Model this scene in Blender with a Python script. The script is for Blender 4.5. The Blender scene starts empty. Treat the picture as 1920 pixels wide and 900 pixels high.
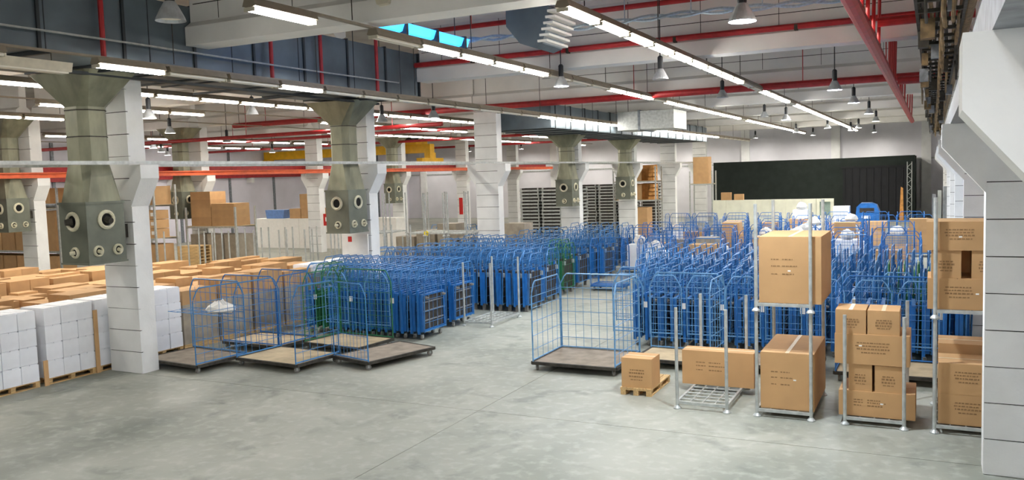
import bpy, math, random
from mathutils import Vector, Matrix
R = random.Random(7)
C = bpy.context.scene.collection
sc = bpy.context.scene

# ------------------------------------------------------------------ camera, world, exposure
YAW, PITCH, ROLL, FPX, EYE = -0.464685, -0.07624, -0.031843, 1579.4, 4.2
fw = Vector((math.sin(YAW)*math.cos(PITCH), math.cos(YAW)*math.cos(PITCH), math.sin(PITCH)))
r0 = Vector((math.cos(YAW), -math.sin(YAW), 0)); u0 = r0.cross(fw)
rt = math.cos(ROLL)*r0 + math.sin(ROLL)*u0; up = -math.sin(ROLL)*r0 + math.cos(ROLL)*u0
cam = bpy.data.objects.new('camera', bpy.data.cameras.new('camera')); C.objects.link(cam)
M = Matrix.Identity(4)
for i in range(3):
    M[i][0], M[i][1], M[i][2] = rt[i], up[i], -fw[i]
M[2][3] = EYE
cam.matrix_world = M
cam.data.sensor_width = 36; cam.data.lens = 36*FPX/1920
cam.data.clip_start = .1; cam.data.clip_end = 300
sc.camera = cam
w = bpy.data.worlds.new('world'); sc.world = w; w.use_nodes = True
w.node_tree.nodes['Background'].inputs[0].default_value = (.75, .8, .85, 1)
w.node_tree.nodes['Background'].inputs[1].default_value = .3
sc.view_settings.view_transform = 'Standard'; sc.view_settings.look = 'None'
sc.view_settings.gamma = 1; sc.view_settings.use_curve_mapping = False
sc.view_settings.exposure = 1.48
sc.cycles.use_denoising = True
sc.cycles.max_bounces = 8; sc.cycles.diffuse_bounces = 5
sc.cycles.glossy_bounces = 3; sc.cycles.transmission_bounces = 3; sc.cycles.transparent_max_bounces = 6
sc.cycles.sample_clamp_indirect = 8
TUBE = 16.0       # radiance of the fluorescent tubes
BELL = 480.0       # radiance of the high-bay lamps

# ------------------------------------------------------------------ materials
def lin(h):
    o = []
    for k in (0, 2, 4):
        c = int(h[k:k+2], 16)/255
        o.append(c/12.92 if c <= .04045 else ((c+.055)/1.055)**2.4)
    return (*o, 1)
def mat(name, col, rough=.6, metal=0, var=.12, scale=6, bump=0, bscale=60, objvar=0, col2=None, emit=None, stretch=None, alpha=None):
    m = bpy.data.materials.new(name); m.use_nodes = True
    nt = m.node_tree; b = nt.nodes['Principled BSDF']; L = nt.links.new
    c = lin(col)
    b.inputs['Roughness'].default_value = rough; b.inputs['Metallic'].default_value = metal
    geo = nt.nodes.new('ShaderNodeTexCoord'); vec = geo.outputs['Object']
    if stretch:
        mp = nt.nodes.new('ShaderNodeMapping'); mp.inputs['Scale'].default_value = stretch
        L(vec, mp.inputs['Vector']); vec = mp.outputs['Vector']
    no = nt.nodes.new('ShaderNodeTexNoise'); no.inputs['Scale'].default_value = scale; no.inputs['Detail'].default_value = 5
    L(vec, no.inputs['Vector'])
    mx = nt.nodes.new('ShaderNodeMix'); mx.data_type = 'RGBA'
    d = lin(col2) if col2 else tuple(max(0, v*(1-2.2*var)) for v in c[:3])+(1,)
    cr = nt.nodes.new('ShaderNodeMapRange'); cr.inputs['From Min'].default_value = .35; cr.inputs['From Max'].default_value = .68
    L(no.outputs[0], cr.inputs['Value']); L(cr.outputs[0], mx.inputs[0])
    mx.inputs[6].default_value = c; mx.inputs[7].default_value = d
    out = mx.outputs[2]
    if objvar:
        oi = nt.nodes.new('ShaderNodeObjectInfo'); hs = nt.nodes.new('ShaderNodeHueSaturation')
        mr = nt.nodes.new('ShaderNodeMapRange'); mr.inputs['To Min'].default_value = 1-objvar; mr.inputs['To Max'].default_value = 1+objvar
        L(oi.outputs['Random'], mr.inputs['Value']); L(mr.outputs[0], hs.inputs['Value']); L(out, hs.inputs['Color']); out = hs.outputs[0]
    L(out, b.inputs['Base Color'])
    if bump:
        n2 = nt.nodes.new('ShaderNodeTexNoise'); n2.inputs['Scale'].default_value = bscale; L(vec, n2.inputs['Vector'])
        bp = nt.nodes.new('ShaderNodeBump'); bp.inputs['Strength'].default_value = bump; bp.inputs['Distance'].default_value = .02
        L(n2.outputs[0], bp.inputs['Height']); L(bp.outputs[0], b.inputs['Normal'])
    if emit:
        b.inputs['Emission Color'].default_value = lin(emit[0]); b.inputs['Emission Strength'].default_value = emit[1]
    if alpha is not None: b.inputs['Alpha'].default_value = alpha
    return m
K = {}
K['cardboard'] = mat('cardboard', 'C59D6E', .8, var=.06, scale=3, objvar=.13)
K['cardboard_front'] = mat('cardboard_front', 'C59B6A', .8, var=.05, scale=2, objvar=.05)
K['cardboard_tape'] = mat('cardboard_tape', 'D8BE93', .4, var=.05)
K['print'] = mat('print', 'A07B52', .9, var=.2, scale=60)
K['label'] = mat('label', 'F2F0EA', .7, var=.03)
K['white_carton'] = mat('white_carton', 'F3F5FA', .6, var=.04, scale=3, objvar=.05)
K['wood'] = mat('wood', 'D1AE78', .8, var=.16, scale=5, stretch=(1, 8, 8), objvar=.08)
K['plywood'] = mat('plywood', 'C9B592', .75, var=.14, scale=3, objvar=.1)
K['deck_grey'] = mat('deck_grey', '9C8F7F', .8, var=.16, scale=4, objvar=.1)
K['crate_wood'] = mat('crate_wood', 'D79B55', .8, var=.16, scale=5)
K['blue'] = mat('blue_paint', '226FBA', .4, .0, var=.14, scale=5, objvar=.12)
K['blue_light'] = mat('blue_light', '6FA6D6', .4, .1, var=.14, scale=5, objvar=.1)
K['blue_mid'] = mat('blue_mid', '3F80BC', .4, .05, var=.16, scale=5, objvar=.15)
K['cart_blue'] = mat('cart_blue', '4088C6', .4, .1, var=.14, scale=5)
K['green_paint'] = mat('green_paint', '2E7A4E', .45, .1, var=.14, scale=5)
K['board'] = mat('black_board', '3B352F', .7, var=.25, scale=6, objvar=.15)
K['rubber'] = mat('rubber', '8A8680', .6, var=.2, scale=20)
K['zinc'] = mat('zinc', 'C3C7C4', .4, .35, var=.12, scale=9)
K['zinc_dark'] = mat('zinc_dark', '8C9299', .45, .3, var=.2, scale=9)
K['duct'] = mat('duct_sheet', '66727A', .5, .35, var=.14, scale=1.2)
K['duct_flange'] = mat('duct_flange', '3A3F42', .6, .3, var=.1)
K['vduct'] = mat('galvanised', '96967F', .5, .3, var=.2, scale=2.5, stretch=(1, 1, .4))
K['dbox'] = mat('diffuser_sheet', '7A7E70', .5, .3, var=.14, scale=2)
K['nozzle'] = mat('nozzle', 'E2DCC0', .5, var=.1)
K['dark'] = mat('dark_hole', '0E0E0E', .9)
K['concrete_white'] = mat('concrete_white', 'EEEFED', .8, var=.06, scale=1.3, bump=.15, bscale=25)
K['concrete_beam'] = mat('concrete_beam', 'ECEAE6', .85, var=.07, scale=.7, bump=.1, bscale=20)
K['concrete_roof'] = mat('concrete_roof', 'A9A69F', .9, var=.15, scale=.6)
K['groove'] = mat('groove', '3A3834', .95)
K['wall'] = mat('wall_paint', 'E6E5EA', .85, var=.06, scale=.5)
K['wall_side'] = mat('wall_side', 'E4E2EC', .85, var=.06, scale=.5)
K['red'] = mat('red_pipe', 'B5282B', .45, var=.14, scale=5)
K['orange'] = mat('warm_lit_steel', 'E0693A', .5, var=.1, scale=3)  # warm light on the runway girder is put into this colour
K['yellow'] = mat('yellow_steel', 'F0B808', .5, var=.08, scale=3)
K['black_cloth'] = mat('black_cloth', '222A26', .95, var=.12, scale=2)
K['black_shutter'] = mat('black_shutter', '15171C', .8, var=.1, scale=2)
K['cream'] = mat('cream_panel', 'EDEEDC', .6, var=.05, scale=2)
K['steel_dark'] = mat('steel_dark', '4A463E', .7, .3, var=.25, scale=7)
K['cable'] = mat('cable', '8A7350', .7, var=.25, scale=9)
K['fixture'] = mat('fixture_white', 'D5CDB8', .5, var=.08, scale=6)
K['fixture_dark'] = mat('fixture_back', '8A7F6E', .6, var=.08, scale=6)
K['tube'] = mat('tube_lit', 'FFFFFF', .5, var=0, emit=('FFFAF2', TUBE))
K['tube_off'] = mat('tube_off', 'E4DFD0', .4, var=0)
K['bell'] = mat('bell_alu', 'C8CCD0', .35, .5, var=.1, scale=9)
K['bell_black'] = mat('bell_black', '1B1E24', .5, .1, var=.1)
K['bulb'] = mat('bulb_lit', 'FFFFFF', .5, var=0, emit=('EAF4FF', BELL))
K['bulb_dim'] = mat('bulb_dim', 'FFFFFF', .5, var=0, emit=('FFF8EE', 170))
K['sky_reflection'] = mat('sky_reflection', '2B8DEB', .5, var=0, emit=('2A94FF', 1.6))  # emission stands in for blue sky reflected in the tray
K['foil'] = mat('foil', 'C9D6E2', .3, .5, var=.1, scale=20)
K['sack'] = mat('sack', 'D9D7D2', .7, var=.12, scale=6, objvar=.12)
K['red_box'] = mat('red_sign', 'D02420', .5, var=.05)
K['tag_yellow'] = mat('tag_yellow', 'F5DE2E', .5, var=.03)
K['crate_blue'] = mat('crate_blue', '6F93CE', .5, var=.1)
K['film'] = mat('film', 'FFFFFF', .25, var=0, alpha=.05)
K['grey_wrap'] = mat('grey_wrap', 'A79C8B', .45, var=.14, scale=3, objvar=.12)
K['glass'] = mat('glass', '9FB6AE', .1, var=.1)

def floor_mat():
    m = bpy.data.materials.new('concrete_floor'); m.use_nodes = True
    nt = m.node_tree; b = nt.nodes['Principled BSDF']; L = nt.links.new
    g = nt.nodes.new('ShaderNodeNewGeometry')
    def noise(s, det=6, dist=0):
        n = nt.nodes.new('ShaderNodeTexNoise'); n.inputs['Scale'].default_value = s; n.inputs['Detail'].default_value = det
        n.inputs['Distortion'].default_value = dist; L(g.outputs['Position'], n.inputs['Vector']); return n.outputs[0]
    def ramp(v, a, b_):
        r = nt.nodes.new('ShaderNodeMapRange'); r.inputs['From Min'].default_value = a; r.inputs['From Max'].default_value = b_; L(v, r.inputs['Value']); return r.outputs[0]
    def mix(f, a, b_):
        x = nt.nodes.new('ShaderNodeMix'); x.data_type = 'RGBA'; L(f, x.inputs[0])
        for i, s in ((6, a), (7, b_)):
            if isinstance(s, tuple): x.inputs[i].default_value = s
            else: L(s, x.inputs[i])
        return x.outputs[2]
    c = mix(ramp(noise(.35, 8, .6), .36, .66), lin('A2A397'), lin('84887D'))
    c = mix(ramp(noise(.9, 8, 1.2), .55, .78), c, lin('70766C'))
    c = mix(ramp(noise(5, 8), .5, 1.15), c, lin('C2C2BA'))
    L(c, b.inputs['Base Color'])
    r = nt.nodes.new('ShaderNodeMapRange'); r.inputs['To Min'].default_value = .42; r.inputs['To Max'].default_value = .7
    L(noise(.8, 6), r.inputs['Value']); L(r.outputs[0], b.inputs['Roughness'])
    bp = nt.nodes.new('ShaderNodeBump'); bp.inputs['Strength'].default_value = .06; bp.inputs['Distance'].default_value = .02
    L(noise(14, 4), bp.inputs['Height']); L(bp.outputs[0], b.inputs['Normal'])
    return m
K['floor'] = floor_mat()

# ------------------------------------------------------------------ mesh helpers
class MB:
    def __init__(s): s.v = []; s.f = []; s.mi = []; s.ms = []
    def _m(s, m):
        if m not in s.ms: s.ms.append(m)
        return s.ms.index(m)
    def add(s, vs, fs, m):
        n = len(s.v); s.v += [tuple(p) for p in vs]; k = s._m(m)
        for f in fs: s.f.append([i+n for i in f]); s.mi.append(k)
        return s
    def box(s, x0, x1, y0, y1, z0, z1, m):
        return s.add([(x0,y0,z0),(x1,y0,z0),(x1,y1,z0),(x0,y1,z0),(x0,y0,z1),(x1,y0,z1),(x1,y1,z1),(x0,y1,z1)],
                     [(3,2,1,0),(4,5,6,7),(0,1,5,4),(1,2,6,5),(2,3,7,6),(3,0,4,7)], m)
    def prism(s, poly, axis, a, b, m):
        # poly: list of 2-D points; axis 'x','y','z' is the extrusion direction
        def P(p, t):
            return {'z': (p[0], p[1], t), 'y': (p[0], t, p[1]), 'x': (t, p[0], p[1])}[axis]
        n = len(poly)
        fs = [tuple(range(n))[::-1], tuple(range(n, 2*n))] + [(i, (i+1) % n, n+(i+1) % n, n+i) for i in range(n)]
        return s.add([P(p, a) for p in poly]+[P(p, b) for p in poly], fs, m)
    def path(s, pts, r, m, n=6):
        pts = [Vector(p) for p in pts]; vs = []; fs = []
        for i, p in enumerate(pts):
            d = (pts[min(i+1, len(pts)-1)]-pts[max(i-1, 0)]).normalized()
            a = d.cross(Vector((0, 0, 1)) if abs(d.z) < .9 else Vector((0, 1, 0))).normalized(); b = d.cross(a)
            vs += [p+r*(math.cos(2*math.pi*k/n+.4)*a+math.sin(2*math.pi*k/n+.4)*b) for k in range(n)]
        for i in range(len(pts)-1):
            for k in range(n): fs.append((i*n+k, i*n+(k+1) % n, (i+1)*n+(k+1) % n, (i+1)*n+k))
        fs.append(tuple(range(n))); fs.append(tuple(range((len(pts)-1)*n, len(pts)*n))[::-1])
        return s.add(vs, fs, m)
    def lathe(s, prof, c, m, n=16, axis=Vector((0, 0, 1)), cap=True):
        axis = Vector(axis).normalized(); a = axis.cross(Vector((1, 0, 0)) if abs(axis.x) < .9 else Vector((0, 1, 0))).normalized(); b = axis.cross(a); c = Vector(c)
        vs = []; fs = []
        for r, z in prof: vs += [c+axis*z+r*(math.cos(2*math.pi*k/n)*a+math.sin(2*math.pi*k/n)*b) for k in range(n)]
        for i in range(len(prof)-1):
            for k in range(n): fs.append((i*n+k, i*n+(k+1) % n, (i+1)*n+(k+1) % n, (i+1)*n+k))
        if cap: fs.append(tuple(range(n))[::-1]); fs.append(tuple(range((len(prof)-1)*n, len(prof)*n)))
        return s.add(vs, fs, m)
    def mesh(s, name):
        me = bpy.data.meshes.new(name); me.from_pydata(s.v, [], s.f)
        for m in s.ms: me.materials.append(K[m])
        if len(s.ms) > 1: me.polygons.foreach_set('material_index', s.mi)
        me.update(); return me
def put(name, me, parent=None, loc=(0, 0, 0), rz=0):
    if isinstance(me, MB): me = me.mesh(name)
    o = bpy.data.objects.new(name, me); C.objects.link(o); o.location = loc; o.rotation_euler = (0, 0, rz)
    if parent: o.parent = parent
    return o
def tag(o, label=None, cat=None, group=None, kind=None):
    if label: o['label'] = label
    if cat: o['category'] = cat
    if group: o['group'] = group
    if kind: o['kind'] = kind
    return o
def thing(name, label, cat, loc=(0, 0, 0), rz=0, group=None):
    o = bpy.data.objects.new(name, None); C.objects.link(o); o.location = loc; o.rotation_euler = (0, 0, rz)
    return tag(o, label, cat, group)
def struct(name, me, label=None, loc=(0, 0, 0), parent=None):
    o = put(name, me, parent, loc); 
    return tag(o, label, None, None, 'structure')
_U = 'zeroth first second third fourth fifth sixth seventh eighth ninth tenth eleventh twelfth thirteenth fourteenth fifteenth sixteenth seventeenth eighteenth nineteenth twentieth'.split()
def nth(n):
    if n <= 20: return _U[n]
    t = {2: 'twent', 3: 'thirt', 4: 'fort', 5: 'fift'}[n//10]
    return t+'ieth' if n % 10 == 0 else t+'y-'+_U[n % 10]
def kids(o):
    return [c for c in bpy.data.objects if c.parent == o]
def clone(o, loc, rz=None, label=None, group=None, tree=None):
    # copies a thing with its parts and sub-parts; tree = cached child list
    if tree is None: tree = ktree(o)
    r = o.copy(); C.objects.link(r); r.location = loc
    if rz is not None: r.rotation_euler = (0, 0, rz)
    if label: r['label'] = label
    if group: r['group'] = group
    for ch, sub in tree:
        c = ch.copy(); C.objects.link(c); c.parent = r
        for g in sub:
            d = g.copy(); C.objects.link(d); d.parent = c
    return r
def ktree(o): return [(c, kids(c)) for c in kids(o)]

# ------------------------------------------------------------------ setting: floor, walls, roof
BY = [13.0+8.85*k for k in range(-2, 7)]            # column / beam lines
YB, YF = -9.0, 75.6                                  # back and far wall
fl = struct('floor', MB().box(-50, 2.2, YB, YF+.3, -.3, -.02, 'groove'), 'polished grey concrete floor with stains')
xs = [-50, -41, -32.9, -24.6, -16.3, -7.3, 2.2]
ys = [YB]+[y for y in BY if y > YB]+[YF+.3]
for i in range(len(xs)-1):
    for j in range(len(ys)-1):
        put('floor_slab', MB().box(xs[i]+.006, xs[i+1]-.006, ys[j]+.006, ys[j+1]-.006, -.05, 0, 'floor'), fl)
struct('ceiling', MB().box(-50, 2.4, YB, YF+.3, 9.3, 9.5, 'concrete_roof'), 'dark grey roof slab above the concrete beams')
wf = struct('wall_far', MB().box(-50, 2.4, YF, YF+.3, 0, 9.3, 'wall'), 'pale far end wall with pilasters')
for x in (-48, -41, -33, -25, -22, -14.7, -7.3, -.5):
    put('pilaster', MB().box(x-.35, x+.35, YF-.25, YF, 0, 9.3, 'concrete_white'), wf)
put('wall_rail', MB().box(-50, 2.4, YF-.06, YF, 4.5, 4.62, 'zinc'), wf)
wl = struct('wall_left', MB().box(-50.3, -50, YB, YF+.3, 0, 9.3, 'wall_side'), 'pale lilac side wall of the left bay')
for y in range(10, 75, 5):
    put('panel_joint', MB().box(-50, -49.9, y-.1, y+.1, 0, 7.2, 'zinc_dark'), wl)
struct('wall_right', MB().box(2.1, 2.4, YB, YF+.3, 0, 9.3, 'wall'), 'right side wall behind the columns')
struct('wall_back', MB().box(-50.3, 2.4, YB-.3, YB, 0, 9.5, 'wall'), 'wall behind the camera')

# beams: deep concrete girders across the bays
def beam(x0, x1, y, i):
    prof = [(y, 7.12), (y+.62, 7.12), (y+.62, 7.5), (y+.46, 7.62), (y+.46, 8.75), (y+.62, 8.85), (y+.62, 9.3), (y, 9.3), (y, 8.85), (y+.16, 8.75), (y+.16, 7.62), (y, 7.5)]
    o = struct('beam', MB().prism(prof, 'x', x0, x1, 'concrete_beam'), 'white concrete girder across the hall')
    return o
for k, y in enumerate(BY):
    bm = beam(-14.0 if y < 23 else -17.0, 2.1, y, k)
    if 10 < y < 50:
        for q in range(8): put('joint_line', MB().box(-13.2+q*1.95, -13.186+q*1.95, y+.155, y+.165, 7.64, 8.74, 'groove'), bm)
        put('joint_line', MB().box(-13.9, 2.1, y+.152, y+.165, 7.98, 7.996, 'groove'), bm)
    beam(-32.2, -17.05, y, k)
    beam(-50, -33.2, y, k)

# columns
GRID = .49
def column(x0, x1, y0, y1, top, left, right, label, groove_face='front'):
    c = struct('column', MB().box(x0+.02, x1-.02, y0+.03, y1, 0, top, 'groove' if False else 'concrete_white'), label)
    me = {}
    z = 0; k = 0
    while z < top-.02:
        h = min(GRID, top-z); wob = (k*37 % 5-2)*.002
        m = MB().prism([(x0, z+.007), (x1, z+.007+wob), (x1, z+h-.007+wob), (x0, z+h-.007)], 'y', y0, y0+.06, 'concrete_white')
        put('face_block', m, c); z += GRID; k += 1
    jm = MB().box(x0+.01, x1-.01, y0+.02, y0+.05, 0, top, 'groove'); put('joint_backing', jm, c)
    put('side_skin', MB().box(x0, x0+.03, y0+.06, y1, 0, top, 'concrete_white').box(x1-.03, x1, y0+.06, y1, 0, top, 'concrete_white'), c)
    for s, on in ((-1, left), (1, right)):
        if on:
            xe = x0 if s < 0 else x1; cw = .52 if x0 > 0 else .37
            pr = [(xe, 3.78), (xe+s*cw, 4.4), (xe+s*cw, 4.7), (xe, 4.7)]
            put('corbel', MB().prism(pr, 'y', y0-.02, y1+.02, 'concrete_white'), c)
    return c
for k, y in enumerate(BY):
    if y < 0: continue
    column(-16.98, -15.95, y, y+.45, 6.64 if y < 14 else 7.1, True, True, f'white jointed concrete column of the middle row' )
    column(-33.4, -32.5, y, y+.5, 7.1, True, True, f'white concrete column of the far left row')
    column(.62, 1.75, y-.35, y+.1, 7.1, True, False, f'white grooved column along the right wall')

# crane rails and runway girders
def ibeam(x, z0, z1, wd, y0, y1, m):
    b = MB(); t = .05
    b.box(x-wd/2, x+wd/2, y0, y1, z0, z0+t, m); b.box(x-wd/2, x+wd/2, y0, y1, z1-t, z1, m); b.box(x-.03, x+.03, y0, y1, z0+t, z1-t, m)
    return b
tag(put('crane_rail', MB().box(-15.7, -15.6, -5, 66.8, 4.703, 4.78, 'zinc')), 'thin grey crane rail on the right corbels of the middle columns', 'rail')
tag(put('crane_rail', MB().box(-17.46, -17.32, -5, 66.8, 4.703, 4.8, 'zinc')), 'thin grey crane rail on the left corbels of the middle columns', 'rail')
tag(put('runway_girder', ibeam(-33.7, 4.705, 5.27, .3, 4, 75, 'red')), 'dark red crane runway girder behind the far left columns', 'girder')
tag(put('runway_girder', ibeam(-32.22, 4.705, 4.93, .24, 4, 75, 'orange')), 'runway girder coloured as warm-lit orange on the right corbels of the far left columns', 'girder')
tag(put('runway_girder', ibeam(-49.6, 4.71, 5.25, .3, 4, 75, 'red')), 'red crane runway girder along the left side wall', 'girder')
for y in range(4, 76, 8):
    put('bracket', MB().box(-49.95, -49.4, y-.15, y+.15, 4.3, 4.7, 'concrete_white'), wl)
# yellow bridge crane of the far left bay
cr = thing('bridge_crane', 'yellow overhead bridge crane spanning the far left bay', 'crane', (-41.6, 54, 5.26))
put('bridge_girder', MB().box(-8.1, 8.1, -.3, .3, .85, 1.5, 'yellow'), cr)
for s in (-1, 1):
    e = put('end_carriage', MB().box(s*7.9-.25, s*7.9+.25, -1.5, 1.5, .04, .45, 'yellow').box(s*7.9-.25, s*7.9+.25, -.4, .4, .45, .85, 'yellow'), cr)
    for q in (-1.2, 1.2): put('carriage_wheel', MB().lathe([(.14, -.06), (.14, .06)], (s*7.9, q, .12), 'steel_dark', 12, (1, 0, 0)), e)
put('hoist_trolley', MB().box(4.6, 7.2, -.8, .8, 1.5, 1.8, 'yellow').box(4.9, 6.6, -.5, .5, 1.8, 2.1, 'steel_dark'), cr)
put('hook_block', MB().box(5.4, 5.8, -.55, -.31, .5, 1.5, 'steel_dark'), cr)
put('warning_lamp', MB().lathe([(.12, 0), (.12, .2), (.05, .28)], (1.6, -.2, 1.5), 'tag_yellow', 10), cr)

# ------------------------------------------------------------------ ducts
d = thing('air_duct', 'large dark grey rectangular air duct above the left columns', 'duct', (0, 0, 0))
put('duct_body', MB().box(-17.0, -14.02, -6, 21.9, 6.66, 7.95, 'duct'), d)
yy = -4.3
while yy < 22:
    put('flange', MB().box(-17.03, -13.98, yy, yy+.06, 6.63, 7.98, 'duct_flange'), d); yy += 1.75
yy = -3.5
while yy < 21.5:
    put('support_bar', MB().box(-17.4, -13.8, yy, yy+.08, 6.58, 6.63, 'duct_flange'), d)
    put('hanger_rod', MB().path([(-13.85, yy+.04, 6.58), (-13.85, yy+.04, 9.3)], .012, 'duct_flange', 5), d); yy += 2.2
put('support_beam', MB().box(-15.5, -15.38, -5, 21.8, 6.52, 6.58, 'duct_flange'), d)
d = thing('air_duct', 'dark shadowed rectangular air duct beyond the third column', 'duct')
put('duct_body', MB().box(-17.0, -13.9, 31.6, 58, 6.1, 7.05, 'duct'), d)
for i in range(16): put('flange', MB().box(-17.03, -13.87, 32+i*1.65, 32.07+i*1.65, 6.07, 7.08, 'duct_flange'), d)
for i in range(8): put('hanger_rod', MB().path([(-13.85, 33+i*3.2, 6.1), (-13.85, 33+i*3.2, 9.3)], .012, 'duct_flange', 5), d)
d = thing('air_unit', 'silver ventilation box beside the far dark duct', 'duct', (-13.2, 38, 0))
put('casing', MB().box(-.1, 2.6, 0, 2.2, 6.15, 7.0, 'zinc'), d); put('flange', MB().box(.9, 1.0, -.04, 2.24, 6.1, 7.05, 'zinc_dark'), d)
for s in (0.1, 2.3): put('hanger_rod', MB().path([(s, 1, 7.0), (s, 1, 9.3)], .012, 'duct_flange', 5), d)

def nozzle(parent, c, nrm, r, aim=None):
    n = Vector(nrm).normalized()
    o = put('nozzle', MB().lathe([(r, 0), (r, .03), (r*.82, .06), (r*.66, .045), (r*.6, -.02)], c, 'nozzle', 18, n, False), parent)
    put('opening', MB().lathe([(r*.62, 0), (r*.62, .012)], Vector(c)+n*.004, 'dark' , 16, n), o)
    if aim: put('jet_nozzle', MB().lathe([(r*.36, 0), (r*.36, .05), (r*.3, .05+r*.45)], Vector(c)+n*.02, 'steel_dark' if aim == 2 else 'nozzle', 10, n+Vector((-.5, 0, -.1))), o)
def drop_duct(x, y, top, label, aimed):
    t = thing('drop_duct', label, 'duct', (x, y, 0))
    zt = top; X0, X1, Y0, Y1 = -.11, .76, -1.2, -.28
    put('diffuser_box', MB().box(X0, X1, Y0, Y1, 2.62, 3.9, 'dbox'), t)
    for z0, z1 in ((3.88, 3.93), (2.6, 2.64)): put('box_rim', MB().box(X0-.02, X1+.02, Y0-.02, Y1+.02, z0, z1, 'dbox'), t)
    put('corner_strip', MB().box(X1-.03, X1+.012, Y0-.012, Y0+.03, 2.64, 3.88, 'dbox'), t)
    put('wall_bracket', MB().box(.2, .5, Y1, -.0, 3.1, 3.4, 'steel_dark'), t)
    cx, cy = .34, -.74
    def oct_(hx, hy, c=.3): return [(cx-hx, cy-hy*(1-c)), (cx-hx*(1-c), cy-hy), (cx+hx*(1-c), cy-hy), (cx+hx, cy-hy*(1-c)), (cx+hx, cy+hy*(1-c)), (cx+hx*(1-c), cy+hy), (cx-hx*(1-c), cy+hy), (cx-hx, cy+hy*(1-c))]
    def loft(a, za, b, zb, m='vduct'):
        n = len(a); return MB().add([(p[0], p[1], za) for p in a]+[(p[0], p[1], zb) for p in b], [(i, (i+1) % n, n+(i+1) % n, n+i) for i in range(n)]+[tuple(range(n))[::-1], tuple(range(n, 2*n))], m)
    rd = oct_(.35, .35, .45)
    put('taper', loft(oct_(.42, .44, .12), 3.93, rd, 4.75), t)
    put('duct_pipe', loft(rd, 4.75, rd, zt-.7), t)
    put('funnel', loft(rd, zt-.7, oct_(.95, .62, .1), zt), t)
    z = 4.75
    while z < zt-.65: put('band', MB().prism(oct_(.36, .36, .45), 'z', z-.012, z+.012, 'steel_dark'), t); z += .56
    xm, ym = (X0+X1)/2, (Y0+Y1)/2
    nozzle(t, (xm, Y0, 3.52), (0, -1, 0), .21, aimed); nozzle(t, (X1, ym, 3.54), (1, 0, 0), .21, aimed)
    nozzle(t, (xm+.02, Y0, 2.86), (0, -1, 0), .12, 1)
    for q in (-.24, .24): nozzle(t, (X1, ym+q, 2.88), (1, 0, 0), .12, 1)
    return t
drop_duct(-16.6, 12.98, 6.64, 'drop duct with nozzle box on the nearest left column', 2)
drop_duct(-16.6, 21.83, 6.6, 'drop duct with dark nozzle holes on the second middle column', None)
drop_duct(-16.6, 39.53, 6.2, 'drop duct with nozzle box on the fourth middle column', None)
drop_duct(-16.6, 48.38, 6.2, 'drop duct with nozzle box on the fifth middle column', None)
drop_duct(-33.1, 21.83, 7.0, 'drop duct with nozzle box at the left picture edge', None)
drop_duct(-33.38, 30.68, 7.0, 'drop duct with nozzle box on the far left column behind cartons', None)
drop_duct(-33.1, 48.38, 7.0, 'drop duct with nozzle box on the distant left column near the crane', None)

# hanging louvred air unit and round duct
h = thing('louvre_unit', 'grey hanging air outlet with white louvres near the strip lights', 'vent', (-8.45, 17, 0))
put('casing', MB().prism([(-.05, 9.29), (-.05, 7.5), (.28, 7.1), (.6, 6.98), (.82, 7.05), (.98, 7.6), (.98, 9.29)], 'y', 0, 1.1, 'duct'), h)
for i in range(6):
    f = i/5; put('louvre', MB().box(.72+.25*f, .95+.25*f, -.04, 1.14, 7.08+.62*f, 7.13+.62*f, 'label'), h)
put('top_panel', MB().box(.98, 1.3, -.02, 1.1, 7.85, 9.29, 'foil'), h)
h = thing('round_duct', 'galvanised round duct under the roof beside the red pipes', 'duct', (0, 25, 7.72))
put('pipe', MB().path([(-1.25, 0, 0), (1.5, 0, 0)], .24, 'vduct', 16), h); put('collar', MB().path([(-.3, 0, 0), (-.24, 0, 0)], .27, 'vduct', 16), h)
put('hanger_rod', MB().path([(-.5, 0, .2), (-.5, 0, 1.58)], .012, 'steel_dark', 5), h)

# cable tray, sky reflection put in as blue emission, and foil-wrapped cable run
h = thing('cable_tray', 'cable tray hanging under the roof, blue sky reflection done as glow', 'lamp', (-10.65, 14.3, 7.5))
put('reflection_glow', MB().prism([(-.28, .12), (-.2, -.06), (0, -.12), (.2, -.06), (.28, .12)], 'y', 0, 4.4, 'sky_reflection'), h)
for i in range(4): put('strap', MB().box(-.31, .31, .2+i*1.3, .28+i*1.3, -.14, .16, 'steel_dark'), h)
for i in (0, 3): put('hanger_rod', MB().path([(0, .24+i*1.3, .1), (0, .24+i*1.3, 1.8)], .012, 'steel_dark', 5), h)
h = thing('cable_run', 'wavy foil wrapped cable run hanging across the bay', 'cable', (0, 18.35, 7.55))
b = MB()
for s in (0, math.pi):
    b.path([(-10.2+i*.22, .05*math.sin(i*.9+s), .05*math.cos(i*.9+s)-.03*math.sin(i*.21)) for i in range(52)], .035, 'foil', 5)
put('cable', b, h)
for x in (-9, -6.2, -4.7, -3.2, -1.2): put('hanger_wire', MB().path([(x, 0, 0), (x, 0, 1.75)], .012, 'foil', 4), h)

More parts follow.
